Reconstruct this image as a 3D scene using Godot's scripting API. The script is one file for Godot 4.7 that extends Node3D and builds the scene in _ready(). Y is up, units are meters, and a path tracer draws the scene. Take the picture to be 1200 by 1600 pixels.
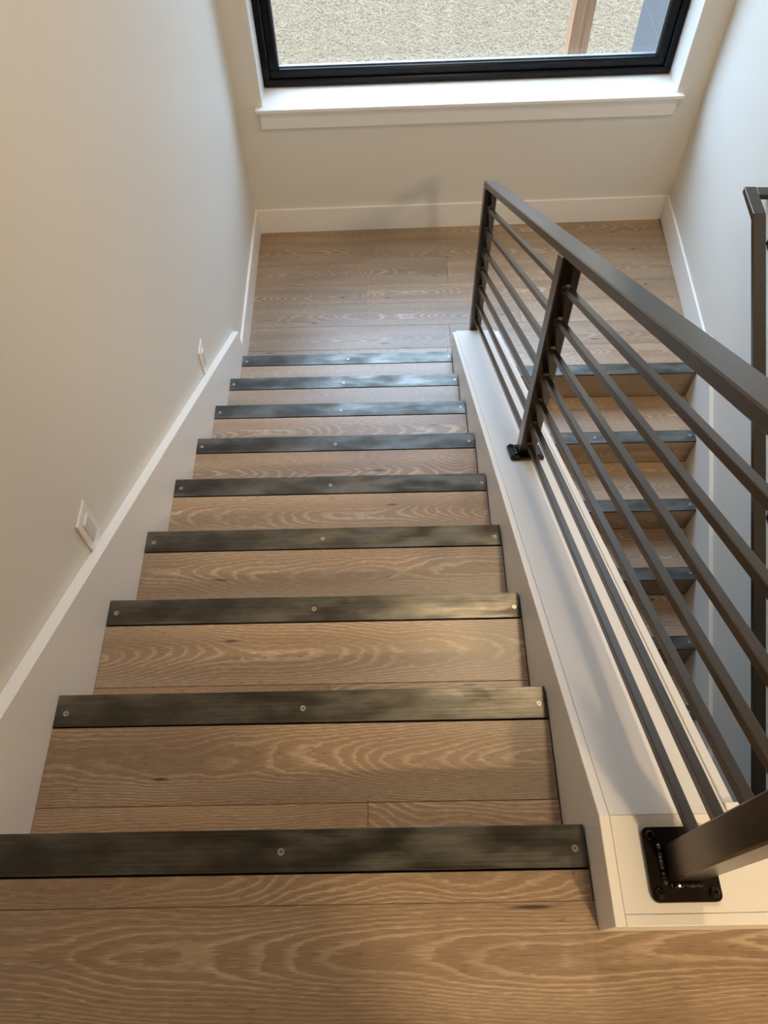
extends Node3D
# Descending view of a U-shaped stair: metal-nosed oak treads, knee wall with steel railing, window over the landing.

const RISE := 0.17409
const RUN := 0.30
const STRIP := 0.0668
const STAIR_W := 1.02
const LAND_Y := -1.5668
const CAP_Y := 0.108
const CAP_SLOPE := 0.5765
const POST_X := 1.131

var taken := {}
var mats := {}
var wood_images: Array[ImageTexture] = []
var wood_gain := Vector3(1.06, 1.095, 1.115)   # overall tone of the oak
var wood_rng := RandomNumberGenerator.new()
var back_frame: Transform3D      # local x along the window wall, z into the room, z = 0 at the baseboard face
var right_frame: Transform3D     # local z along the right wall, x outwards, x = 0 at the wall face

# ------------------------------------------------------------------ mesh helpers

func begin() -> SurfaceTool:
	var st := SurfaceTool.new()
	st.begin(Mesh.PRIMITIVE_TRIANGLES)
	return st

func uv_of(p: Vector3, n: Vector3, uvx: Transform2D) -> Vector2:
	var a := n.abs()
	var q: Vector2
	if a.y >= a.x and a.y >= a.z:
		q = Vector2(p.x, p.z)
	elif a.z >= a.x:
		q = Vector2(p.x, p.y)
	else:
		q = Vector2(p.z, p.y)
	return uvx * q

func face(st: SurfaceTool, pts: Array, out_dir: Vector3, xf: Transform3D, uvx: Transform2D) -> void:
	# convex planar polygon, front face towards out_dir
	for i in range(1, pts.size() - 1):
		var a: Vector3 = pts[0]
		var b: Vector3 = pts[i]
		var c: Vector3 = pts[i + 1]
		var n := (b - a).cross(c - a)
		if n.length_squared() < 1e-18:
			continue
		n = n.normalized()
		if n.dot(out_dir) > 0.0:
			var t := b
			b = c
			c = t
		else:
			n = -n
		var wn := (xf.basis * n).normalized()
		for p: Vector3 in [a, b, c]:
			st.set_normal(wn)
			st.set_uv(uv_of(p, n, uvx))
			st.add_vertex(xf * p)

func box(st: SurfaceTool, lo: Vector3, hi: Vector3, ch := 0.0, xf := Transform3D.IDENTITY, uvx := Transform2D.IDENTITY) -> void:
	# chamfered box; ch is the chamfer on every edge
	var c := minf(ch, 0.49 * minf(hi.x - lo.x, minf(hi.y - lo.y, hi.z - lo.z)))
	var m := (lo + hi) * 0.5
	var h := (hi - lo) * 0.5
	var i := h - Vector3(c, c, c)
	for s in [-1.0, 1.0]:
		face(st, [m + Vector3(s * h.x, -i.y, -i.z), m + Vector3(s * h.x, i.y, -i.z), m + Vector3(s * h.x, i.y, i.z), m + Vector3(s * h.x, -i.y, i.z)], Vector3(s, 0, 0), xf, uvx)
		face(st, [m + Vector3(-i.x, s * h.y, -i.z), m + Vector3(i.x, s * h.y, -i.z), m + Vector3(i.x, s * h.y, i.z), m + Vector3(-i.x, s * h.y, i.z)], Vector3(0, s, 0), xf, uvx)
		face(st, [m + Vector3(-i.x, -i.y, s * h.z), m + Vector3(i.x, -i.y, s * h.z), m + Vector3(i.x, i.y, s * h.z), m + Vector3(-i.x, i.y, s * h.z)], Vector3(0, 0, s), xf, uvx)
	if c <= 0.0:
		return
	for s in [-1.0, 1.0]:
		for t in [-1.0, 1.0]:
			face(st, [m + Vector3(s * h.x, t * i.y, -i.z), m + Vector3(s * i.x, t * h.y, -i.z), m + Vector3(s * i.x, t * h.y, i.z), m + Vector3(s * h.x, t * i.y, i.z)], Vector3(s, t, 0), xf, uvx)
			face(st, [m + Vector3(s * h.x, -i.y, t * i.z), m + Vector3(s * i.x, -i.y, t * h.z), m + Vector3(s * i.x, i.y, t * h.z), m + Vector3(s * h.x, i.y, t * i.z)], Vector3(s, 0, t), xf, uvx)
			face(st, [m + Vector3(-i.x, s * h.y, t * i.z), m + Vector3(-i.x, s * i.y, t * h.z), m + Vector3(i.x, s * i.y, t * h.z), m + Vector3(i.x, s * h.y, t * i.z)], Vector3(0, s, t), xf, uvx)
			for r in [-1.0, 1.0]:
				face(st, [m + Vector3(s * h.x, t * i.y, r * i.z), m + Vector3(s * i.x, t * h.y, r * i.z), m + Vector3(s * i.x, t * i.y, r * h.z)], Vector3(s, t, r), xf, uvx)

func inset(poly: PackedVector2Array, d: float) -> PackedVector2Array:
	var n := poly.size()
	var turn := 0.0
	for i in n:
		turn += poly[i].cross(poly[(i + 1) % n])
	var s := 1.0 if turn > 0.0 else -1.0
	var out := PackedVector2Array()
	for i in n:
		var e0 := (poly[i] - poly[(i + n - 1) % n]).normalized()
		var e1 := (poly[(i + 1) % n] - poly[i]).normalized()
		var n0 := Vector2(-e0.y, e0.x) * s
		var n1 := Vector2(-e1.y, e1.x) * s
		var k := 1.0 + n0.dot(n1)
		out.append(poly[i] + (n0 + n1) * (d / maxf(k, 0.3)))
	return out

func prism(st: SurfaceTool, poly: PackedVector2Array, x0: float, x1: float, bevel := 0.0, xf := Transform3D.IDENTITY, uvx := Transform2D.IDENTITY) -> void:
	# poly holds (z, y) points; extruded along x
	var cap := inset(poly, bevel) if bevel > 0.0 else poly
	var tri := Geometry2D.triangulate_polygon(cap)
	for s in [-1.0, 1.0]:
		var x := x0 if s < 0.0 else x1
		for i in range(0, tri.size(), 3):
			var p: Array = []
			for j in 3:
				var q := cap[tri[i + j]]
				p.append(Vector3(x, q.y, q.x))
			face(st, p, Vector3(s, 0, 0), xf, uvx)
	var n := poly.size()
	var turn := 0.0
	for i in n:
		turn += poly[i].cross(poly[(i + 1) % n])
	var sg := -1.0 if turn > 0.0 else 1.0
	for i in n:
		var j := (i + 1) % n
		var e := (poly[j] - poly[i]).normalized()
		var o2 := Vector2(-e.y, e.x) * sg
		var o := Vector3(0, o2.y, o2.x)
		face(st, [Vector3(x0 + bevel, poly[i].y, poly[i].x), Vector3(x1 - bevel, poly[i].y, poly[i].x), Vector3(x1 - bevel, poly[j].y, poly[j].x), Vector3(x0 + bevel, poly[j].y, poly[j].x)], o, xf, uvx)
		if bevel > 0.0:
			face(st, [Vector3(x0 + bevel, poly[i].y, poly[i].x), Vector3(x0 + bevel, poly[j].y, poly[j].x), Vector3(x0, cap[j].y, cap[j].x), Vector3(x0, cap[i].y, cap[i].x)], o + Vector3(-1, 0, 0), xf, uvx)
			face(st, [Vector3(x1 - bevel, poly[i].y, poly[i].x), Vector3(x1 - bevel, poly[j].y, poly[j].x), Vector3(x1, cap[j].y, cap[j].x), Vector3(x1, cap[i].y, cap[i].x)], o + Vector3(1, 0, 0), xf, uvx)

func lathe(st: SurfaceTool, prof: PackedVector2Array, xf := Transform3D.IDENTITY, seg := 16) -> void:
	# (radius, height) pairs turned about y, smooth
	for i in prof.size() - 1:
		var d := (prof[i + 1] - prof[i])
		var nn := Vector2(-d.y, d.x)
		if nn.length() < 1e-9:
			continue
		nn = nn.normalized()
		for k in seg:
			var a0 := TAU * k / seg
			var a1 := TAU * (k + 1) / seg
			var r0 := Vector3(cos(a0), 0, sin(a0))
			var r1 := Vector3(cos(a1), 0, sin(a1))
			var mid := (r0 + r1).normalized()
			face(st, [r0 * prof[i].x + Vector3.UP * prof[i].y, r1 * prof[i].x + Vector3.UP * prof[i].y, r1 * prof[i + 1].x + Vector3.UP * prof[i + 1].y, r0 * prof[i + 1].x + Vector3.UP * prof[i + 1].y], -(mid * nn.x + Vector3.UP * nn.y), xf, Transform2D.IDENTITY)

func tube(st: SurfaceTool, path: PackedVector3Array, radii: PackedFloat32Array, seg := 8) -> void:
	for i in path.size() - 1:
		var d := (path[i + 1] - path[i]).normalized()
		var up := Vector3.UP if absf(d.y) < 0.9 else Vector3.RIGHT
		var a := d.cross(up).normalized()
		var b := d.cross(a).normalized()
		for k in seg:
			var t0 := TAU * k / seg
			var t1 := TAU * (k + 1) / seg
			var u0 := a * cos(t0) + b * sin(t0)
			var u1 := a * cos(t1) + b * sin(t1)
			face(st, [path[i] + u0 * radii[i], path[i] + u1 * radii[i], path[i + 1] + u1 * radii[i + 1], path[i + 1] + u0 * radii[i + 1]], u0 + u1, Transform3D.IDENTITY, Transform2D.IDENTITY)

func poly_plate(st: SurfaceTool, half: Vector2, r: float, y0: float, y1: float, bevel: float, xf: Transform3D) -> void:
	# rounded rectangle in the xz plane
	var turn := Transform3D(Basis(Vector3(0, 1, 0), Vector3(-1, 0, 0), Vector3(0, 0, 1)), Vector3.ZERO)
	var pts := PackedVector2Array()
	for q in 4:
		var c := Vector2(half.y - r, half.x - r) * Vector2([1, -1, -1, 1][q], [1, 1, -1, -1][q])
		for i in 5:
			var a := PI / 2 * q + PI / 2 * i / 4.0
			pts.append(c + Vector2(cos(a), sin(a)) * r)
	prism(st, pts, y0, y1, bevel, xf * turn)

# ------------------------------------------------------------------ node helpers

func numbered(called: String) -> String:
	var n: int = taken.get(called, 0)
	taken[called] = n + 1
	return called if n == 0 else "%s_%03d" % [called, n]

func thing(called: String, label: String, category: String, at := Vector3.ZERO, group := "", kind := "") -> Node3D:
	var o := Node3D.new()
	o.name = numbered(called)
	add_child(o, true)
	o.position = at
	tag(o, label, category, group, kind)
	return o

func tag(o: Node3D, label: String, category: String, group := "", kind := "") -> void:
	if label != "":
		o.set_meta("label", label)
	if category != "":
		o.set_meta("category", category)
	if group != "":
		o.set_meta("group", group)
	if kind != "":
		o.set_meta("kind", kind)

func origin_of(n: Node3D) -> Vector3:
	var p := Vector3.ZERO
	var k: Node = n
	while k is Node3D and k != self:
		p += (k as Node3D).position
		k = k.get_parent()
	return p

func part(called: String, st: SurfaceTool, mat: Material, parent: Node3D, smooth := false) -> MeshInstance3D:
	# one named mesh whose vertices are in world coordinates
	var o := MeshInstance3D.new()
	if smooth:
		st.index()
	o.mesh = st.commit()
	o.material_override = null
	o.mesh.surface_set_material(0, mat)
	o.name = called
	parent.add_child(o, true)
	o.position = -origin_of(parent) if parent != self else Vector3.ZERO
	return o

func shell(called: String, st: SurfaceTool, mat: Material, label: String, category: String) -> MeshInstance3D:
	var o := part(numbered(called), st, mat, self)
	tag(o, label, category, "", "structure")
	return o

func place(called: String, mesh: Mesh, parent: Node3D, xf: Transform3D) -> MeshInstance3D:
	var o := MeshInstance3D.new()
	o.mesh = mesh
	o.name = called
	parent.add_child(o, true)
	o.transform = Transform3D(xf.basis, xf.origin - origin_of(parent))
	return o

# ------------------------------------------------------------------ materials

func plain(called: String, c: Color, rough := 0.5, metal := 0.0) -> StandardMaterial3D:
	var m := StandardMaterial3D.new()
	m.resource_name = called
	m.albedo_color = c
	m.roughness = rough
	m.metallic = metal
	return m

func wood_texture(sd: int) -> ImageTexture:
	# face of an oak board cut from a log: growth rings as pale cerused lines, fine pores, an odd knot. 1.6 m x 0.2 m
	var w := 1536
	var h := 192
	var rng := RandomNumberGenerator.new()
	rng.seed = 1000 + sd
	var nz := FastNoiseLite.new()
	nz.seed = sd * 17 + 3
	nz.noise_type = FastNoiseLite.TYPE_PERLIN
	nz.frequency = 1.0
	nz.fractal_type = FastNoiseLite.FRACTAL_NONE
	var quiet := sd % 4 == 3
	var depth := rng.randf_range(0.045, 0.085) if not quiet else rng.randf_range(0.10, 0.16)
	var tilt := rng.randf_range(0.026, 0.048) * (1.0 if rng.randf() < 0.5 else -1.0)
	var side := rng.randf_range(-0.035, 0.035) if not quiet else rng.randf_range(0.12, 0.2)
	var gap := rng.randf_range(0.0036, 0.0047)
	var centre := PackedFloat32Array()
	var deep := PackedFloat32Array()
	for x in w:
		var u := 1.6 * x / w
		centre.append(side + 0.016 * nz.get_noise_2d(u * 1.5, 31.7) + 0.008 * nz.get_noise_2d(u * 5.0, 71.1))
		deep.append(absf(depth + tilt * (u - 0.8) + 0.013 * nz.get_noise_2d(u * 2.0, 11.3) + 0.0045 * nz.get_noise_2d(u * 8.0, 5.3)) + 0.002)
	var knots: Array = []
	for k in rng.randi_range(1, 2):
		knots.append([rng.randf_range(0.1, 1.5), rng.randf_range(-0.08, 0.08), rng.randf_range(0.010, 0.022), rng.randf_range(0.0018, 0.004)])
	var dark := Vector3(0.500, 0.395, 0.300)
	var mid := Vector3(0.610, 0.500, 0.395)
	var pale := Vector3(0.800, 0.700, 0.590)
	var pit := Vector3(0.36, 0.27, 0.20)
	var data := PackedByteArray()
	data.resize(w * h * 3)
	var at := 0
	for y in h:
		var v := (float(y) / h - 0.5) * 0.2
		for x in w:
			var u := 1.6 * x / w
			var dv := v - centre[x]
			var rr := sqrt(dv * dv + deep[x] * deep[x])
			var wob := nz.get_noise_2d(u * 4.0, v * 18.0)
			var ph := rr / gap + 1.25 * wob + 0.17 * nz.get_noise_2d(u * 30.0, v * 90.0 + 60.0) + 0.10 * nz.get_noise_2d(u * 75.0, v * 260.0 + 20.0)
			var fr := ph - floorf(ph)
			var fine := nz.get_noise_2d(u * 22.0, v * 900.0 + 9.0)
			var pore := nz.get_noise_2d(u * 45.0, v * 520.0 + 140.0)
			var wide := nz.get_noise_2d(u * 2.2, v * 18.0 + 40.0)
			var line := smoothstep(0.0, 0.10, fr) * (1.0 - smoothstep(0.14, 0.55, fr))
			line = clampf(line + 0.25 * fine * line, 0.0, 1.0)
			var c := dark.lerp(mid, clampf(0.5 + 0.35 * wide + 0.30 * fine, 0.0, 1.0))
			c = c.lerp(pale, clampf(line * (0.43 + 0.42 * wide) + maxf(0.0, pore - 0.30) * 0.8, 0.0, 1.0))
			c = c.lerp(pit, clampf(maxf(0.0, -pore - 0.38) * 1.2, 0.0, 0.6))
			for q: Array in knots:
				var e: float = ((u - q[0]) / q[2]) ** 2 + ((v - q[1] - 0.001 * wob) / q[3]) ** 2
				if e < 4.0:
					c = c.lerp(Vector3(0.20, 0.14, 0.10), clampf(1.4 * exp(-e * 1.2), 0.0, 0.85))
			data[at] = int(clampf(c.x * wood_gain.x, 0.0, 1.0) * 255.0)
			data[at + 1] = int(clampf(c.y * wood_gain.y, 0.0, 1.0) * 255.0)
			data[at + 2] = int(clampf(c.z * wood_gain.z, 0.0, 1.0) * 255.0)
			at += 3
	return ImageTexture.create_from_image(Image.create_from_data(w, h, false, Image.FORMAT_RGB8, data))

const WOODS := 9

func wood(pick: int, tone: int) -> StandardMaterial3D:
	var key := "oak_%d_%d" % [pick, tone]
	if not mats.has(key):
		var m := plain("oak_plank", [Color(0.93, 0.93, 0.93), Color(0.99, 0.985, 0.98), Color(0.96, 0.94, 0.92), Color(0.90, 0.89, 0.88)][tone], 0.37)
		m.albedo_texture = wood_images[pick]
		m.metallic_specular = 0.6
		m.heightmap_enabled = true
		m.heightmap_texture = wood_images[pick]
		m.heightmap_scale = 0.025
		m.texture_filter = BaseMaterial3D.TEXTURE_FILTER_LINEAR_WITH_MIPMAPS_ANISOTROPIC
		mats[key] = m
	return mats[key]

func noise_image(w: int, h: int, sd: int, fx: float, fy: float, a: Color, b: Color, lo: float, hi: float, streak := 0.0) -> ImageTexture:
	var nz := FastNoiseLite.new()
	nz.seed = sd
	nz.frequency = 1.0
	nz.fractal_octaves = 5
	nz.fractal_gain = 0.55
	var n2 := FastNoiseLite.new()
	n2.seed = sd + 5
	n2.frequency = 1.0
	n2.fractal_octaves = 2
	var im := Image.create_empty(w, h, false, Image.FORMAT_RGB8)
	for y in h:
		for x in w:
			var s := nz.get_noise_2d(x * fx, y * fy)
			if streak > 0.0:
				s += streak * n2.get_noise_2d(x * fx * 0.6, y * fy * 22.0)
			im.set_pixel(x, y, a.lerp(b, smoothstep(lo, hi, s)))
	return ImageTexture.create_from_image(im)

func make_materials() -> void:
	for i in WOODS:
		wood_images.append(wood_texture(i))
	mats.wall = plain("wall_paint", Color(0.85, 0.825, 0.78), 0.55)
	mats.trim = plain("trim_paint", Color(0.90, 0.88, 0.85), 0.38)
	mats.ceiling = plain("ceiling_paint", Color(0.40, 0.35, 0.30), 0.7)
	mats.subfloor = plain("dark_subfloor", Color(0.16, 0.13, 0.10), 0.9)
	var patina := noise_image(1024, 96, 4, 0.006, 0.016, Color(0.275, 0.265, 0.245), Color(0.42, 0.41, 0.385), -0.6, 0.6, 0.25)
	var wear := noise_image(512, 64, 9, 0.016, 0.04, Color(0.29, 0.29, 0.29), Color(0.45, 0.45, 0.45), -0.4, 0.5, 0.3)
	var m := plain("patina_steel", Color(1, 1, 1), 1.0, 0.92)
	m.albedo_texture = patina
	m.roughness_texture = wear
	m.roughness_texture_channel = BaseMaterial3D.TEXTURE_CHANNEL_RED
	mats.strip = m
	m = plain("bronze_steel", Color(0.345, 0.305, 0.262), 1.0, 1.0)
	m.roughness = 0.28
	mats.steel = m
	mats.plate = plain("brown_steel_plate", Color(0.17, 0.13, 0.10), 0.34, 0.7)
	mats.bolt = plain("black_bolt", Color(0.10, 0.095, 0.09), 0.36, 0.6)
	mats.weld = plain("weld_bead", Color(0.34, 0.33, 0.32), 0.28, 0.9)
	mats.screw = plain("screw_steel", Color(0.66, 0.63, 0.58), 0.35, 0.9)
	mats.frame = plain("black_window_frame", Color(0.022, 0.024, 0.03), 0.30)
	mats.frame.metallic_specular = 0.3
	mats.spacer = plain("silver_spacer", Color(0.50, 0.52, 0.56), 0.35, 0.7)
	var g := plain("window_glass", Color(0.9, 0.95, 1.0, 0.06), 0.02)
	g.transparency = BaseMaterial3D.TRANSPARENCY_ALPHA
	mats.glass = g
	mats.plastic = plain("white_plastic", Color(0.90, 0.885, 0.865), 0.32)
	mats.lens = plain("pale_grey_lens", Color(0.80, 0.795, 0.78), 0.45)
	mats.groove = plain("caulk_joint", Color(0.80, 0.77, 0.72), 0.7)
	mats.timber = noise_wood()
	mats.panel = plain("grey_siding", Color(0.36, 0.365, 0.37), 0.6)
	mats.straw_ground = ground_material()
	var l := plain("lamp_lens", Color(1, 0.93, 0.82), 0.4)
	l.emission_enabled = true
	l.emission = Color(1.0, 0.89, 0.72)
	l.emission_energy_multiplier = 3.0
	mats.lamp = l

func noise_wood() -> StandardMaterial3D:
	var m := plain("cedar_post", Color(1, 1, 1), 0.7)
	m.albedo_texture = noise_image(96, 512, 31, 0.09, 0.004, Color(0.52, 0.36, 0.24), Color(0.66, 0.49, 0.34), -0.5, 0.5)
	return m

func ground_material() -> StandardMaterial3D:
	var m := plain("dormant_grass", Color(1, 1, 1), 0.95)
	var nz := FastNoiseLite.new()
	nz.seed = 12
	nz.frequency = 0.055
	nz.fractal_octaves = 5
	nz.fractal_gain = 0.72
	var t := NoiseTexture2D.new()
	t.width = 1024
	t.height = 1024
	t.seamless = true
	t.noise = nz
	var r := Gradient.new()
	r.offsets = PackedFloat32Array([0.0, 0.35, 0.6, 1.0])
	r.colors = PackedColorArray([Color(0.22, 0.165, 0.10), Color(0.33, 0.255, 0.16), Color(0.42, 0.335, 0.22), Color(0.52, 0.43, 0.30)])
	t.color_ramp = r
	m.albedo_texture = t
	m.uv1_triplanar = true
	m.uv1_scale = Vector3(0.5, 0.5, 0.5)
	return m

# ------------------------------------------------------------------ shared pieces

func plank(x0: float, x1: float, z0: float, z1: float, top: float, parent: Node3D, called := "plank", thick := 0.012, pick := -1) -> MeshInstance3D:
	# one floor board with eased edges; its grain is a random stretch of one of the board faces
	var st := begin()
	var span := maxf(1.6, x1 - x0 + 0.02)
	var flip := Vector2(1 if wood_rng.randf() < 0.5 else -1, 1 if wood_rng.randf() < 0.5 else -1)
	var sc := Vector2(flip.x / span, flip.y / 0.2)
	var first := wood_rng.randf() * (1.0 - (x1 - x0) / span)
	if flip.x < 0.0:
		first += (x1 - x0) / span
	var uvx := Transform2D(Vector2(sc.x, 0), Vector2(0, sc.y), Vector2(first - sc.x * x0, 0.5 - sc.y * (z0 + z1) * 0.5))
	box(st, Vector3(x0 + 0.0003, top - thick, z0 + 0.0003), Vector3(x1 - 0.0003, top, z1 - 0.0003), 0.0009, Transform3D.IDENTITY, uvx)
	var any := wood_rng.randi() % WOODS
	return part(called, st, wood(any if pick < 0 else pick, wood_rng.randi() % 4), parent)

func riser_board(x0: float, x1: float, y0: float, y1: float, z: float, front: float, parent: Node3D) -> MeshInstance3D:
	var st := begin()
	var sc := Vector2(1 / 1.6, 1 / 0.2)
	var uvx := Transform2D(Vector2(sc.x, 0), Vector2(0, sc.y), Vector2(wood_rng.randf() * (1.0 - (x1 - x0) / 1.6) - sc.x * x0, 0.5 - sc.y * (y0 + y1) * 0.5))
	var za := z - 0.012 if front > 0.0 else z
	box(st, Vector3(x0, y0, za), Vector3(x1, y1, za + 0.012), 0.0008, Transform3D.IDENTITY, uvx)
	return part("riser", st, wood(wood_rng.randi() % WOODS, wood_rng.randi() % 4), parent)

func screw_mesh() -> ArrayMesh:
	# countersunk head with a cross recess; the head is flush with y = 0
	var st := begin()
	var r := 0.0049
	var n := 48
	var inner := func(a: float) -> float:
		var c := absf(cos(a))
		var s := absf(sin(a))
		var hw := 0.00075
		var ln := 0.0030
		var big := maxf(c, s)
		var small := minf(c, s)
		return minf(ln / big, hw / maxf(small, 1e-4))
	var lip := PackedVector2Array([Vector2(r, 0.0), Vector2(r + 0.0007, 0.0004), Vector2(r + 0.0011, -0.0002)])
	for k in n:
		var a0 := TAU * k / n
		var a1 := TAU * (k + 1) / n
		var d0 := Vector3(cos(a0), 0, sin(a0))
		var d1 := Vector3(cos(a1), 0, sin(a1))
		var i0: float = inner.call(a0)
		var i1: float = inner.call(a1)
		var deep := Vector3(0, -0.0022, 0)
		face(st, [d0 * i0, d1 * i1, d1 * r, d0 * r], Vector3.UP, Transform3D.IDENTITY, Transform2D.IDENTITY)
		face(st, [d0 * i0, d1 * i1, d1 * i1 + deep, d0 * i0 + deep], -(d0 + d1), Transform3D.IDENTITY, Transform2D.IDENTITY)
		face(st, [deep, d0 * i0 + deep, d1 * i1 + deep], Vector3.UP, Transform3D.IDENTITY, Transform2D.IDENTITY)
	lathe(st, lip, Transform3D.IDENTITY, 24)
	var mesh := st.commit()
	mesh.surface_set_material(0, mats.screw)
	return mesh

func nosing(x0: float, x1: float, zf: float, dir: float, top: float, sw: ArrayMesh, screws: Array, parent: Node3D) -> void:
	# flat steel bar let into the front edge of a step; zf is its front, dir points back onto the tread
	var st := begin()
	var za := minf(zf, zf + dir * STRIP)
	var uvx := Transform2D(Vector2(1 / 1.5, 0), Vector2(0, 1 / 0.14), Vector2(wood_rng.randf() * 0.28 - x0 / 1.5, (0.03 + wood_rng.randf() * 0.45) - za / 0.14))
	box(st, Vector3(x0, top - 0.0095, za), Vector3(x1, top + 0.0012, za + STRIP), 0.0008, Transform3D.IDENTITY, uvx)
	var bar := part("nosing_strip", st, mats.strip, parent)
	for x: float in screws:
		place("screw", sw, bar, Transform3D(Basis(Vector3.UP, wood_rng.randf() * 2.0), Vector3(x + wood_rng.randf_range(-0.004, 0.004), top + 0.0014, zf + dir * (0.037 + wood_rng.randf_range(-0.003, 0.003)))))

func slope_y(z: float) -> float:
	return CAP_Y + CAP_SLOPE * z

# ------------------------------------------------------------------ the scene

func _ready() -> void:
	set_view()
	make_materials()
	wood_rng.seed = 77
	back_frame = Transform3D(Basis(Vector3.UP, 0.01895), Vector3(-0.0202, 0, -3.527))
	right_frame = Transform3D(Basis(Vector3.UP, -0.039), Vector3(2.330, 0, -3.57))
	build_shell()
	build_floors()
	build_flights()
	build_knee_wall()
	build_trim()
	build_window()
	build_outside()
	build_railing()
	build_handrail()
	build_step_lights()

func set_view() -> void:
	var cam := Camera3D.new()
	cam.name = "camera"
	cam.fov = rad_to_deg(2.0 * atan(800.0 / 1202.0))
	cam.near = 0.02
	cam.far = 200.0
	add_child(cam)
	cam.transform = Transform3D(Basis(Vector3(0.99976055, -0.01718524, 0.01354655), Vector3(0.02055422, 0.52510402, -0.8507898), Vector3(0.00750768, 0.85086452, 0.52533152)).orthonormalized(), Vector3(0.7018, 1.3908, 0.2301))
	cam.current = true
	var sky := ProceduralSkyMaterial.new()
	sky.sky_top_color = Color(0.735, 0.865, 1.0)
	sky.sky_horizon_color = Color(0.44, 0.51, 0.59)
	sky.sky_curve = 0.6
	sky.ground_bottom_color = Color(0.45, 0.42, 0.36)
	sky.ground_horizon_color = Color(0.60, 0.58, 0.54)
	sky.sky_energy_multiplier = 3.1
	sky.ground_energy_multiplier = 1.0
	var env := Environment.new()
	env.background_mode = Environment.BG_SKY
	env.sky = Sky.new()
	env.sky.sky_material = sky
	env.tonemap_mode = Environment.TONE_MAPPER_LINEAR
	env.tonemap_exposure = 1.17
	env.sdfgi_enabled = true
	env.ssao_enabled = true
	env.ssil_enabled = true
	var we := WorldEnvironment.new()
	we.name = "surroundings"
	we.environment = env
	add_child(we)
	downlight("downlight_over_stair", Vector3(1.30, 2.55, -1.55), 2.7)
	downlight("downlight_over_landing", Vector3(0.32, 2.55, -2.85), 0.45)
	downlight("downlight_in_hall", Vector3(1.75, 2.55, 1.95), 7.4)
	var sun := DirectionalLight3D.new()
	sun.name = "sun"
	sun.light_color = Color(1.0, 0.95, 0.86)
	sun.light_energy = 0.8
	sun.light_angular_distance = 1.5
	sun.shadow_enabled = true
	add_child(sun)
	sun.look_at_from_position(Vector3(6.0, 7.0, 1.6), Vector3.ZERO)

func downlight(called: String, at: Vector3, energy: float) -> void:
	var l := SpotLight3D.new()
	l.name = called + "_light"
	l.light_color = Color(1.0, 0.89, 0.72)
	l.light_energy = energy
	l.light_size = 0.10
	l.spot_angle = 78.0
	l.spot_angle_attenuation = 0.6
	l.spot_range = 12.0
	l.spot_attenuation = 2.0
	l.shadow_enabled = true
	add_child(l)
	l.position = at - Vector3(0, 0.035, 0)
	l.rotation = Vector3(-PI / 2, 0, 0)

func build_downlight(at: Vector3, label: String) -> void:
	var t := thing("recessed_downlight", label, "ceiling light", at, "recessed downlights")
	var xf := Transform3D(Basis.IDENTITY, at)
	var st := begin()
	lathe(st, PackedVector2Array([Vector2(0.058, -0.004), Vector2(0.075, -0.008), Vector2(0.09, -0.002), Vector2(0.09, 0.0)]), xf, 32)
	part("trim_ring", st, mats.plastic, t)
	st = begin()
	lathe(st, PackedVector2Array([Vector2(0.0, -0.003), Vector2(0.06, -0.003)]), xf, 32)
	part("lamp_lens", st, mats.lamp, t)

func build_shell() -> void:
	var st := begin()
	box(st, Vector3(-0.18, -3.3, -3.8), Vector3(-0.03, 2.75, 4.0))
	shell("wall_left", st, mats.wall, "tall warm white wall running down beside the left skirting board", "wall")
	st = begin()
	box(st, Vector3(0, -3.3, -0.3), Vector3(0.15, 2.75, 7.6), 0.0, right_frame)
	shell("wall_right", st, mats.wall, "white wall beside the lower flight, lit blue by the window", "wall")
	# window wall: opening from jamb to jamb, sill to head
	st = begin()
	var wz := -0.015
	box(st, Vector3(-0.25, -3.3, wz - 0.24), Vector3(0.1235, 2.75, wz), 0.0, back_frame)
	box(st, Vector3(2.2118, -3.3, wz - 0.24), Vector3(2.6, 2.75, wz), 0.0, back_frame)
	box(st, Vector3(0.1235, -3.3, wz - 0.24), Vector3(2.2118, -0.84, wz), 0.0, back_frame)
	box(st, Vector3(0.1235, 1.75, wz - 0.24), Vector3(2.2118, 2.75, wz), 0.0, back_frame)
	shell("wall_back", st, mats.wall, "warm white wall below and around the black framed window", "wall")
	st = begin()
	box(st, Vector3(-0.2, -3.3, 3.9), Vector3(2.6, 2.75, 4.05))
	shell("wall_front", st, mats.wall, "white wall at the far end of the upper hall", "wall")
	st = begin()
	box(st, Vector3(-0.2, 2.55, -3.8), Vector3(2.7, 2.7, 4.05))
	shell("ceiling", st, mats.ceiling, "flat brown ceiling over the stairwell and hall", "ceiling")
	st = begin()
	box(st, Vector3(-0.03, 0.0, 0.92), Vector3(1.12, 2.55, 1.03), 0.004)
	shell("wall_hall", st, mats.wall, "short white partition at the head of the stair", "wall")
	for d in [[Vector3(1.30, 2.55, -1.55), "recessed downlight in the ceiling above the stair railing"], [Vector3(0.32, 2.55, -2.85), "recessed downlight in the ceiling above the landing"], [Vector3(1.75, 2.55, 1.95), "recessed downlight in the ceiling of the upper hall"]]:
		build_downlight(d[0], d[1])
	# lower hall, under the upper floor
	st = begin()
	box(st, Vector3(-0.2, -3.3, -3.8), Vector3(2.6, -3.133, 4.05))
	shell("floor_base", st, plain("lower_oak", Color(0.62, 0.53, 0.44), 0.5), "floor of the storey at the foot of the lower flight", "floor")

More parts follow.
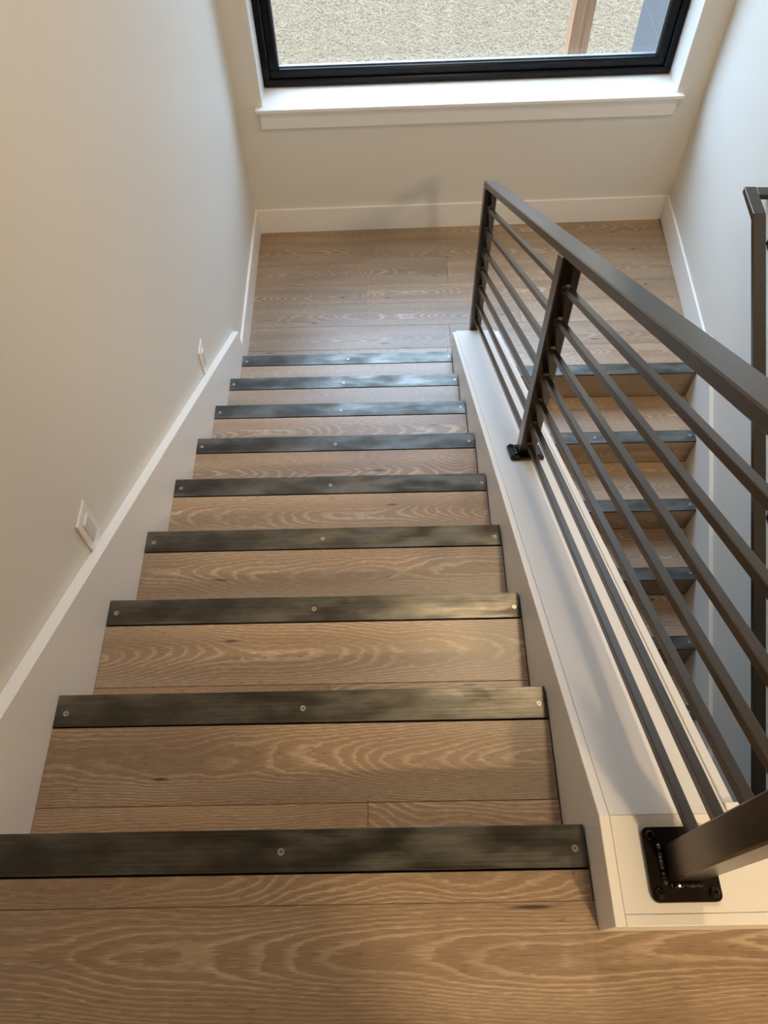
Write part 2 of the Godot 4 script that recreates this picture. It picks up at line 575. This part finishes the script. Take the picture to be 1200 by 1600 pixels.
func build_floors() -> void:
	var fl := thing("floor", "upper oak floor at the head of the stair, its planks nearest the viewer", "floor", Vector3(1.2, 0, 1.5), "", "structure")
	var st := begin()
	box(st, Vector3(-0.03, -0.30, 0.0), Vector3(2.4, -0.0125, 4.0))
	part("subfloor", st, mats.subfloor, fl)
	plank(-0.02, 1.0175, STRIP + 0.003, 0.116, 0.0, fl)
	var z := 0.116
	var joints := [2.2, 1.62, 0.95, 1.9, 0.55, 1.3, 1.75, 0.8, 1.5, 2.0, 0.7, 1.4, 1.8, 1.0, 0.6, 1.7, 1.2, 2.1, 0.9, 1.6, 1.1, 0.7, 1.9]
	var i := 0
	while z < 3.8:
		var z1 := z + 0.172
		var b: float = joints[i % joints.size()]
		var xl := -0.02
		if i == 0:
			plank(xl, 2.3, z, z1, 0.0, fl, "plank", 0.012, 2)
		else:
			plank(xl, b, z, z1, 0.0, fl)
			plank(b, 2.3, z, z1, 0.0, fl)
		z = z1
		i += 1
	# landing
	var ld := thing("floor", "oak plank landing below the window, between the two flights", "floor", Vector3(1.15, LAND_Y, -3.0), "", "structure")
	st = begin()
	box(st, Vector3(-0.02, LAND_Y - 0.25, -3.6), Vector3(2.31, LAND_Y - 0.0125, -2.46))
	box(st, Vector3(-0.02, LAND_Y - 0.25, -2.47), Vector3(1.02, LAND_Y - 0.0125, -2.39))
	part("subfloor", st, mats.subfloor, ld)
	var rows := [-3.62, -3.43, -3.25, -3.075, -2.929, -2.761, -2.593]
	var cuts := [[1.35], [0.6414], [1.05, 1.9], [0.6001, 1.75], [1.42], [1.038], []]
	for r in rows.size() - 1:
		var x0 := -0.02
		for c: float in cuts[r]:
			plank(x0, c, rows[r], rows[r + 1], LAND_Y, ld)
			x0 = c
		plank(x0, 2.31, rows[r], rows[r + 1], LAND_Y, ld)
	plank(-0.02, 0.46, -2.593, -2.412, LAND_Y, ld)
	plank(0.46, 1.02, -2.593, -2.412, LAND_Y, ld)
	plank(1.02, 1.75, -2.593, -2.385 - STRIP - 0.002, LAND_Y, ld)
	plank(1.75, 2.29, -2.593, -2.385 - STRIP - 0.002, LAND_Y, ld)

func build_flights() -> void:
	var sw := screw_mesh()
	var up := thing("staircase", "upper flight of oak treads with dark steel nosing strips descending to the landing", "staircase", Vector3(0.51, LAND_Y, -1.2))
	nosing(0.0, 1.0165, 0.0, 1.0, 0.0, sw, [0.02, 0.508, 1.002], up)
	riser_board(0.0005, 1.0175, -RISE, -0.0095, 0.0, -1.0, up)
	var cuts := {1: 0.648, 2: 0.553, 3: 0.30, 4: 0.71, 5: 0.42, 6: 0.62, 7: 0.25, 8: 0.8}
	for k in range(1, 9):
		var y := -k * RISE
		var zf := -k * RUN
		nosing(0.0, 1.0165, zf, 1.0, y, sw, [0.02, 0.511, 0.9995], up)
		var st := begin()
		box(st, Vector3(0.0, y - 0.045, zf + 0.002), Vector3(1.0185, y - 0.0125, zf + RUN - 0.001))
		var tread := part("tread", st, mats.subfloor, up)
		plank(0.0, 1.0175, zf + STRIP + 0.0028, zf + 0.2255, y, tread)
		plank(0.0, cuts[k], zf + 0.2255, zf + RUN - 0.001, y, tread)
		plank(cuts[k], 1.0175, zf + 0.2255, zf + RUN - 0.001, y, tread)
		riser_board(0.0005, 1.0175, y - RISE if k < 8 else LAND_Y, y - 0.0095, zf, -1.0, up)
	var dn := thing("staircase", "lower flight of oak steps seen through the railing, its dark nosings facing the viewer", "staircase", Vector3(1.75, -3.133, -1.0))
	for k in range(9, 18):
		var y := LAND_Y - (k - 9) * RISE
		var zf := -2.385 + (k - 9) * RUN
		var xr: float = (right_frame * Vector3(-0.018, 0, zf + 3.57)).x
		nosing(1.239, xr, zf, -1.0, y, sw, [1.26, 1.75, xr - 0.025], dn)
		if k > 9:
			var st := begin()
			box(st, Vector3(1.239, y - 0.045, zf - RUN + 0.001), Vector3(xr, y - 0.0125, zf - 0.002))
			var tread := part("tread", st, mats.subfloor, dn)
			plank(1.239, xr + 0.008, zf - 0.2255, zf - STRIP - 0.0028, y, tread)
			plank(1.239, 1.55 + 0.03 * (k % 5), zf - RUN + 0.0005, zf - 0.2255, y, tread)
			plank(1.55 + 0.03 * (k % 5), xr + 0.008, zf - RUN + 0.0005, zf - 0.2255, y, tread)
		riser_board(1.239, xr + 0.006, y - RISE, y - 0.0096, zf - 0.001, 1.0, dn)

func build_knee_wall() -> void:
	var w := thing("wall_middle", "white painted knee wall with a sloping cap carrying the steel railing", "wall", Vector3(1.13, LAND_Y, -1.2), "", "structure")
	var st := begin()
	prism(st, PackedVector2Array([Vector2(-2.43, slope_y(-2.43) - 0.0022), Vector2(0.004, CAP_Y - 0.0022), Vector2(0.15, CAP_Y - 0.0022), Vector2(0.15, -3.133), Vector2(-2.43, -3.133)]), 1.0367, 1.2213)
	box(st, Vector3(1.2213, -0.30, 0.0), Vector3(2.26, CAP_Y - 0.004, 0.15))
	part("wall_core", st, mats.groove, w)
	# boards: two edge boards, the sloping cap, the level cap and the end boards
	var top := 0.0055
	st = begin()
	prism(st, PackedVector2Array([Vector2(-2.432, slope_y(-2.432)), Vector2(top, CAP_Y), Vector2(0.160, CAP_Y), Vector2(0.160, -0.25), Vector2(-2.1, -1.62), Vector2(-2.432, -1.62)]), STAIR_W, STAIR_W + 0.0162, 0.0012)
	part("skirt_board", st, mats.trim, w)
	st = begin()
	prism(st, PackedVector2Array([Vector2(-2.432, slope_y(-2.432)), Vector2(-0.011, slope_y(-0.011)), Vector2(-0.011, -0.31), Vector2(-0.3, -0.36), Vector2(-2.432, -1.62)]), 1.2213, 1.238, 0.0012)
	part("edge_board", st, mats.trim, w)
	st = begin()
	var e := -0.0006
	prism(st, PackedVector2Array([Vector2(-2.452, slope_y(-2.452) + e), Vector2(top - 0.0006, slope_y(top - 0.0006) + e - 0.003), Vector2(top - 0.0006, slope_y(top) - 0.016), Vector2(-2.452, slope_y(-2.452) - 0.018)]), 1.0368, 1.2212, 0.0008)
	part("sloping_cap", st, mats.trim, w)
	st = begin()
	box(st, Vector3(1.0368, CAP_Y - 0.018, top), Vector3(2.26, CAP_Y + e, 0.1432), 0.0008)
	part("level_cap", st, mats.trim, w)
	st = begin()
	box(st, Vector3(1.0367, -0.01, 0.1438), Vector3(2.26, CAP_Y, 0.160), 0.0012)
	part("end_board", st, mats.trim, w)
	st = begin()
	box(st, Vector3(1.2214, -0.31, -0.0110), Vector3(2.26, CAP_Y, 0.0050), 0.0012)
	part("opening_board", st, mats.trim, w)
	st = begin()
	box(st, Vector3(1.0367, LAND_Y - 0.02, -2.447), Vector3(1.2213, slope_y(-2.452) - 0.02, -2.43), 0.001)
	part("end_panel", st, mats.trim, w)

func build_trim() -> void:
	# stepped skirt boards follow the flights; baseboards run round the landing
	var st := begin()
	var off := 0.1505
	prism(st, PackedVector2Array([Vector2(-2.437, 0.5803 * -2.437 + off), Vector2(0.02, 0.5803 * 0.02 + off), Vector2(0.9, 0.16), Vector2(0.9, -0.01), Vector2(0.3, -0.01), Vector2(0.28, -0.20), Vector2(-2.1, -1.60), Vector2(-2.437, -1.60)]), -0.03, 0.0, 0.0015)
	shell("trim_1", st, mats.trim, "white sloping skirt board along the left wall of the upper flight", "skirt board")
	st = begin()
	var nose := func(z: float) -> float: return LAND_Y - 0.5803 * (z + 2.385)
	var zz := PackedVector2Array([Vector2(-2.43, nose.call(-2.43) + 0.186), Vector2(0.6, nose.call(0.6) + 0.186), Vector2(0.6, -3.133), Vector2(0.0, -3.133), Vector2(-2.2, -1.95), Vector2(-2.43, -1.95)])
	for i in zz.size():
		zz[i].x += 3.57
	prism(st, zz, -0.020, 0.0, 0.0015, right_frame)
	shell("trim_2", st, mats.trim, "white sloping skirt board on the right wall beside the lower flight", "skirt board")
	var b := LAND_Y + 0.1517
	st = begin()
	box(st, Vector3(-0.01, LAND_Y - 0.002, -0.015), Vector3(2.36, b, 0.0), 0.002, back_frame)
	shell("baseboard_back", st, mats.trim, "white baseboard at the foot of the window wall", "baseboard")
	st = begin()
	box(st, Vector3(-0.03, LAND_Y - 0.002, -3.53), Vector3(-0.0165, b, -2.437), 0.002)
	shell("baseboard_left", st, mats.trim, "short white baseboard on the left wall of the landing", "baseboard")
	st = begin()
	box(st, Vector3(-0.0125, LAND_Y - 0.002, 0.0), Vector3(0.0, b, 1.14), 0.002, right_frame)
	shell("baseboard_right", st, mats.trim, "white baseboard on the right wall of the landing", "baseboard")

func ring(called: String, lo: Vector2, hi: Vector2, wid: float, z0: float, z1: float, ch: float, mat: Material, parent: Node3D) -> void:
	# four mitre-less rails round an opening, one mesh
	var st := begin()
	box(st, Vector3(lo.x, lo.y, z0), Vector3(hi.x, lo.y + wid, z1), ch, back_frame)
	box(st, Vector3(lo.x, hi.y - wid, z0), Vector3(hi.x, hi.y, z1), ch, back_frame)
	box(st, Vector3(lo.x, lo.y + wid - ch, z0), Vector3(lo.x + wid, hi.y - wid + ch, z1), ch, back_frame)
	box(st, Vector3(hi.x - wid, lo.y + wid - ch, z0), Vector3(hi.x, hi.y - wid + ch, z1), ch, back_frame)
	part(called, st, mat, parent)

func build_window() -> void:
	var w := thing("window_1", "large black framed window with a white stool and apron over the landing", "window", Vector3(1.15, -0.82, -3.6), "", "structure")
	var wz := -0.015
	var lo := Vector2(0.1235, -0.820)
	var hi := Vector2(2.2118, 1.75)
	var st := begin()
	box(st, Vector3(lo.x - 0.004, lo.y, wz - 0.235), Vector3(lo.x + 0.001, hi.y, wz + 0.0005), 0.0, back_frame)
	part("jamb_liner", st, mats.trim, w)
	st = begin()
	box(st, Vector3(hi.x - 0.001, lo.y, wz - 0.235), Vector3(hi.x + 0.004, hi.y, wz + 0.0005), 0.0, back_frame)
	part("jamb_liner", st, mats.trim, w)
	st = begin()
	box(st, Vector3(lo.x, hi.y - 0.001, wz - 0.235), Vector3(hi.x, hi.y + 0.004, wz + 0.0005), 0.0, back_frame)
	part("head_liner", st, mats.trim, w)
	st = begin()
	box(st, Vector3(lo.x, lo.y - 0.02, wz - 0.235), Vector3(hi.x, lo.y, wz + 0.002), 0.0, back_frame)
	box(st, Vector3(lo.x - 0.036, lo.y - 0.018, wz - 0.002), Vector3(hi.x + 0.032, lo.y, wz + 0.036), 0.002, back_frame)
	part("window_stool", st, mats.trim, w)
	st = begin()
	box(st, Vector3(lo.x - 0.017, lo.y - 0.111, wz - 0.002), Vector3(hi.x + 0.010, lo.y - 0.018, wz + 0.016), 0.0015, back_frame)
	part("apron", st, mats.trim, w)
	var g := Vector2(0.002, 0.002)
	ring("outer_frame", lo + g, hi - g, 0.036, wz - 0.232, wz - 0.160, 0.006, mats.frame, w)
	ring("sash", lo + Vector2(0.034, 0.030), hi - Vector2(0.034, 0.030), 0.050, wz - 0.225, wz - 0.178, 0.008, mats.frame, w)
	ring("glazing_spacer", lo + Vector2(0.080, 0.078), hi - Vector2(0.080, 0.078), 0.008, wz - 0.222, wz - 0.204, 0.001, mats.spacer, w)
	st = begin()
	face(st, [Vector3(lo.x + 0.08, lo.y + 0.08, wz - 0.203), Vector3(hi.x - 0.08, lo.y + 0.08, wz - 0.203), Vector3(hi.x - 0.08, hi.y - 0.08, wz - 0.203), Vector3(lo.x + 0.08, hi.y - 0.08, wz - 0.203)], Vector3(0, 0, 1), back_frame, Transform2D.IDENTITY)
	part("glass_pane", st, mats.glass, w)

func build_outside() -> void:
	var st := begin()
	box(st, Vector3(-40, -3.2, -60), Vector3(40, -3.0, -3.82))
	var gr := shell("ground", st, mats.straw_ground, "pale dormant grass outside the window", "ground")
	var blade := begin()
	face(blade, [Vector3(-0.0022, 0, 0), Vector3(0.0022, 0, 0), Vector3(0.0016, 0.002, 0.022), Vector3(-0.0016, 0.002, 0.022)], Vector3.UP, Transform3D.IDENTITY, Transform2D.IDENTITY)
	face(blade, [Vector3(-0.0016, 0.002, 0.022), Vector3(0.0016, 0.002, 0.022), Vector3(0.0, 0.0, 0.045)], Vector3.UP, Transform3D.IDENTITY, Transform2D.IDENTITY)
	var bm := blade.commit()
	var straw := plain("straw", Color(1, 1, 1), 0.8)
	straw.vertex_color_use_as_albedo = true
	bm.surface_set_material(0, straw)
	var mm := MultiMesh.new()
	mm.transform_format = MultiMesh.TRANSFORM_3D
	mm.use_colors = true
	mm.mesh = bm
	var rng := RandomNumberGenerator.new()
	rng.seed = 5
	var n := 140000
	mm.instance_count = n
	for i in n:
		var p := Vector3(rng.randf_range(-2.2, 5.5), -3.0 + rng.randf() * 0.012, rng.randf_range(-10.5, -7.0))
		var s := rng.randf_range(0.6, 1.6)
		mm.set_instance_transform(i, Transform3D(Basis.from_euler(Vector3(rng.randf_range(-0.35, 0.05), rng.randf() * TAU, rng.randf_range(-0.3, 0.3))).scaled(Vector3(s, s, s)), p))
		var k := rng.randf_range(0.45, 1.05)
		mm.set_instance_color(i, Color(0.20 * k, 0.132 * k, 0.064 * k))
	var mi := MultiMeshInstance3D.new()
	mi.multimesh = mm
	mi.name = "dry_grass"
	add_child(mi, true)
	tag(mi, "dry straw coloured blades of grass covering the ground outside", "grass", "", "stuff")
	# porch post and the projecting house wall
	var t := thing("timber_post", "square brown timber post standing outside beyond the window glass", "post", Vector3(2.03, -3.0, -5.2))
	st = begin()
	box(st, Vector3(1.968, -3.0, -5.262), Vector3(2.097, 3.2, -5.13), 0.004, Transform3D.IDENTITY, Transform2D(Vector2(4, 0), Vector2(0, 0.4), Vector2.ZERO))
	part("shaft", st, mats.timber, t)
	var h := thing("wall_outside", "grey panelled house wall projecting outside at the right edge of the window", "wall", Vector3(2.5, -3.0, -4.5), "", "structure")
	st = begin()
	box(st, Vector3(2.412, -3.0, -5.13), Vector3(2.62, 3.2, -3.86))
	part("wall_core", st, mats.frame, h)
	for i in 5:
		var y := -1.105 - 1.22 * (i - 3)
		st = begin()
		box(st, Vector3(2.40, maxf(y - 1.22 + 0.003, -3.0), -5.142), Vector3(2.632, minf(y - 0.003, 3.2), -3.86), 0.002)
		if y - 1.22 < 3.2 and y > -2.9:
			part("siding_panel", st, mats.panel, h)

func build_railing() -> void:
	var r := thing("stair_railing", "dark bronze steel railing with square bars standing on the knee wall cap", "railing", Vector3(POST_X, -0.6, -1.2))
	var hx := 0.0255
	var at := [0.0775, -1.1935, -2.4755]
	var under := 0.771
	# top rail
	var st := begin()
	var za := -2.501
	var zb := 0.103
	prism(st, PackedVector2Array([Vector2(za, slope_y(za) + under), Vector2(za, slope_y(za) + under + 0.0293), Vector2(zb, slope_y(zb) + under + 0.0293), Vector2(zb, slope_y(zb) + under)]), POST_X - hx, POST_X + hx, 0.0028)
	part("top_rail", st, mats.steel, r)
	for i in 3:
		var z: float = at[i]
		var foot := CAP_Y + 0.008 if i == 0 else slope_y(z) + 0.006 if i == 1 else LAND_Y + 0.006
		st = begin()
		var lowcut := CAP_SLOPE * hx if i == 1 else 0.0
		prism(st, PackedVector2Array([Vector2(z - hx, foot - lowcut), Vector2(z - hx, slope_y(z - hx) + under + 0.001), Vector2(z + hx, slope_y(z + hx) + under + 0.001), Vector2(z + hx, foot + lowcut)]), POST_X - hx, POST_X + hx, 0.003)
		part("post", st, mats.steel, r)
		var base := Transform3D(Basis.IDENTITY, Vector3(POST_X, CAP_Y, z))
		if i == 1:
			base = Transform3D(Basis(Vector3.RIGHT, -atan(CAP_SLOPE)), Vector3(POST_X, slope_y(z), z))
		elif i == 2:
			base = Transform3D(Basis.IDENTITY, Vector3(POST_X, LAND_Y, z - 0.02))
		st = begin()
		poly_plate(st, Vector2(0.052, 0.0525) if i < 2 else Vector2(0.052, 0.045), 0.010, 0.0, 0.008, 0.001, base)
		var plate := part("base_plate", st, mats.plate, r)
		for sx in [-1, 1]:
			for sz in [-1, 1]:
				st = begin()
				lathe(st, PackedVector2Array([Vector2(0.0, 0.0118), Vector2(0.0022, 0.0118), Vector2(0.0026, 0.0142), Vector2(0.0052, 0.0138), Vector2(0.0074, 0.0115), Vector2(0.0084, 0.008)]), base * Transform3D(Basis.IDENTITY, Vector3(sx * 0.040, 0, sz * (0.040 if i < 2 else 0.034))), 18)
				part("bolt", st, mats.bolt, plate)
		if i < 2:
			var rng := RandomNumberGenerator.new()
			rng.seed = 40 + i
			for leg: Array in [[Vector3(-0.0300, 0.0095, -0.028), Vector3(-0.0300, 0.0095, 0.029)], [Vector3(-0.024, 0.0095, 0.0300), Vector3(0.026, 0.0095, 0.0300)]]:
				var path := PackedVector3Array()
				var rad := PackedFloat32Array()
				var cnt := 26
				for k in cnt:
					var f := float(k) / (cnt - 1)
					var p: Vector3 = (leg[0] as Vector3).lerp(leg[1], f) + Vector3(rng.randf_range(-0.0006, 0.0006), rng.randf_range(-0.0004, 0.0006), rng.randf_range(-0.0006, 0.0006))
					path.append(base * p)
					rad.append(0.0012 if k == 0 or k == cnt - 1 else 0.0038 + 0.0011 * (k % 2) + rng.randf_range(-0.0005, 0.0005))
				st = begin()
				tube(st, path, rad, 8)
				part("weld_bead", st, mats.weld, plate)
	# seven bars in each of the two spans
	for i in 7:
		var o := 0.0595 + 0.1030 * i
		var hv := 0.0092
		for s in 2:
			var z1: float = at[s] - hx + 0.001
			var z0: float = at[s + 1] + hx - 0.001
			st = begin()
			prism(st, PackedVector2Array([Vector2(z0, slope_y(z0) + o - hv), Vector2(z0, slope_y(z0) + o + hv), Vector2(z1, slope_y(z1) + o + hv), Vector2(z1, slope_y(z1) + o - hv)]), POST_X - 0.008, POST_X + 0.008, 0.0012)
			var bar := part("bar", st, mats.steel, r)
			for zz: Array in [[z0, 1.0], [z1, -1.0]]:
				st = begin()
				var z: float = zz[0] + zz[1] * 0.002
				var path := PackedVector3Array()
				var rad := PackedFloat32Array()
				for k in 17:
					var a := TAU * k / 16.0
					path.append(Vector3(POST_X + 0.0098 * signf(cos(a)) * pow(absf(cos(a)), 0.6), slope_y(z) + o + 0.0110 * signf(sin(a)) * pow(absf(sin(a)), 0.6), z))
					rad.append(0.0017 + 0.0009 * (k % 2))
				tube(st, path, rad, 6)
				part("weld_bead", st, mats.weld, bar)

func build_handrail() -> void:
	# wall rail over the lower flight: return to the wall, short level run, then down the slope
	var Y := -0.63
	var h := 0.0254
	var z0 := 0.0
	var kink := 3.57 - 2.383
	var far := 3.57 - 2.553
	var xl := -0.099
	var xr := -0.049
	var base := right_frame * Vector3(-0.07, Y - 0.6, kink)
	var t := thing("wall_handrail", "dark bronze steel handrail fixed to the right wall above the lower flight", "handrail", base)
	var st := begin()
	box(st, Vector3(xr - 0.002, Y - h, far), Vector3(-0.001, Y, far + 0.050), 0.0025, right_frame)
	part("wall_return", st, mats.steel, t)
	st = begin()
	prism(st, PackedVector2Array([Vector2(far, Y - h), Vector2(far, Y), Vector2(kink, Y), Vector2(kink, Y - h - 0.005)]), xl, xr, 0.0025, right_frame)
	part("level_rail", st, mats.steel, t)
	st = begin()
	var ln := 2.75
	var dv := h * 1.156
	prism(st, PackedVector2Array([Vector2(kink - 0.0005, Y), Vector2(kink + ln, Y - 0.5803 * ln), Vector2(kink + ln, Y - 0.5803 * ln - dv), Vector2(kink - 0.0005, Y - dv)]), xl, xr, 0.0025, right_frame)
	part("sloping_rail", st, mats.steel, t)
	for d: float in [0.05, 1.02, 2.04]:
		var z := kink + d
		var y := Y - 0.5803 * d - dv
		var xm := (xl + xr) * 0.5
		st = begin()
		var path := PackedVector3Array([right_frame * Vector3(-0.004, y - 0.045, z), right_frame * Vector3(-0.03, y - 0.047, z), right_frame * Vector3(-0.055, y - 0.04, z), right_frame * Vector3(xm, y - 0.022, z), right_frame * Vector3(xm, y + 0.001, z)])
		tube(st, path, PackedFloat32Array([0.0075, 0.0075, 0.0075, 0.0075, 0.0075]), 10)
		var br := part("bracket", st, mats.bolt, t)
		st = begin()
		lathe(st, PackedVector2Array([Vector2(0.0, 0.009), Vector2(0.022, 0.009), Vector2(0.032, 0.004), Vector2(0.033, 0.0)]), right_frame * Transform3D(Basis(Vector3(0, 1, 0), Vector3(-1, 0, 0), Vector3(0, 0, 1)), Vector3(0, y - 0.045, z)), 24)
		part("wall_plate", st, mats.bolt, br)

func build_step_lights() -> void:
	for d: Array in [[Vector3(-0.03, -0.197, -0.725), "white wall plate with a grey lens nearest the viewer, low on the left wall"], [Vector3(-0.03, -0.872, -1.907), "white wall plate further down the left wall, beside the lowest upper treads"]]:
		var c: Vector3 = d[0]
		var t := thing("step_light", d[1], "wall plate", c, "step lights on the left wall")
		var turn := Transform3D(Basis(Vector3(0, -1, 0), Vector3(1, 0, 0), Vector3(0, 0, 1)), c)
		var st := begin()
		poly_plate(st, Vector2(0.0635, 0.0395), 0.003, 0.0, 0.0062, 0.003, turn)
		part("cover_plate", st, mats.plastic, t)
		st = begin()
		box(st, Vector3(0.006, -0.036, -0.0175), Vector3(0.0092, 0.036, 0.0175), 0.0008, Transform3D(Basis.IDENTITY, c))
		part("lens_frame", st, mats.plastic, t)
		st = begin()
		box(st, Vector3(0.008, -0.0325, -0.0145), Vector3(0.0102, 0.0325, 0.0145), 0.0008, Transform3D(Basis.IDENTITY, c))
		part("lens", st, mats.lens, t)
		for s in [-1, 1]:
			st = begin()
			lathe(st, PackedVector2Array([Vector2(0.0, 0.0073), Vector2(0.002, 0.0073), Vector2(0.0026, 0.006)]), turn * Transform3D(Basis.IDENTITY, Vector3(s * 0.0485, 0, 0)), 10)
			part("screw", st, mats.plastic, t)
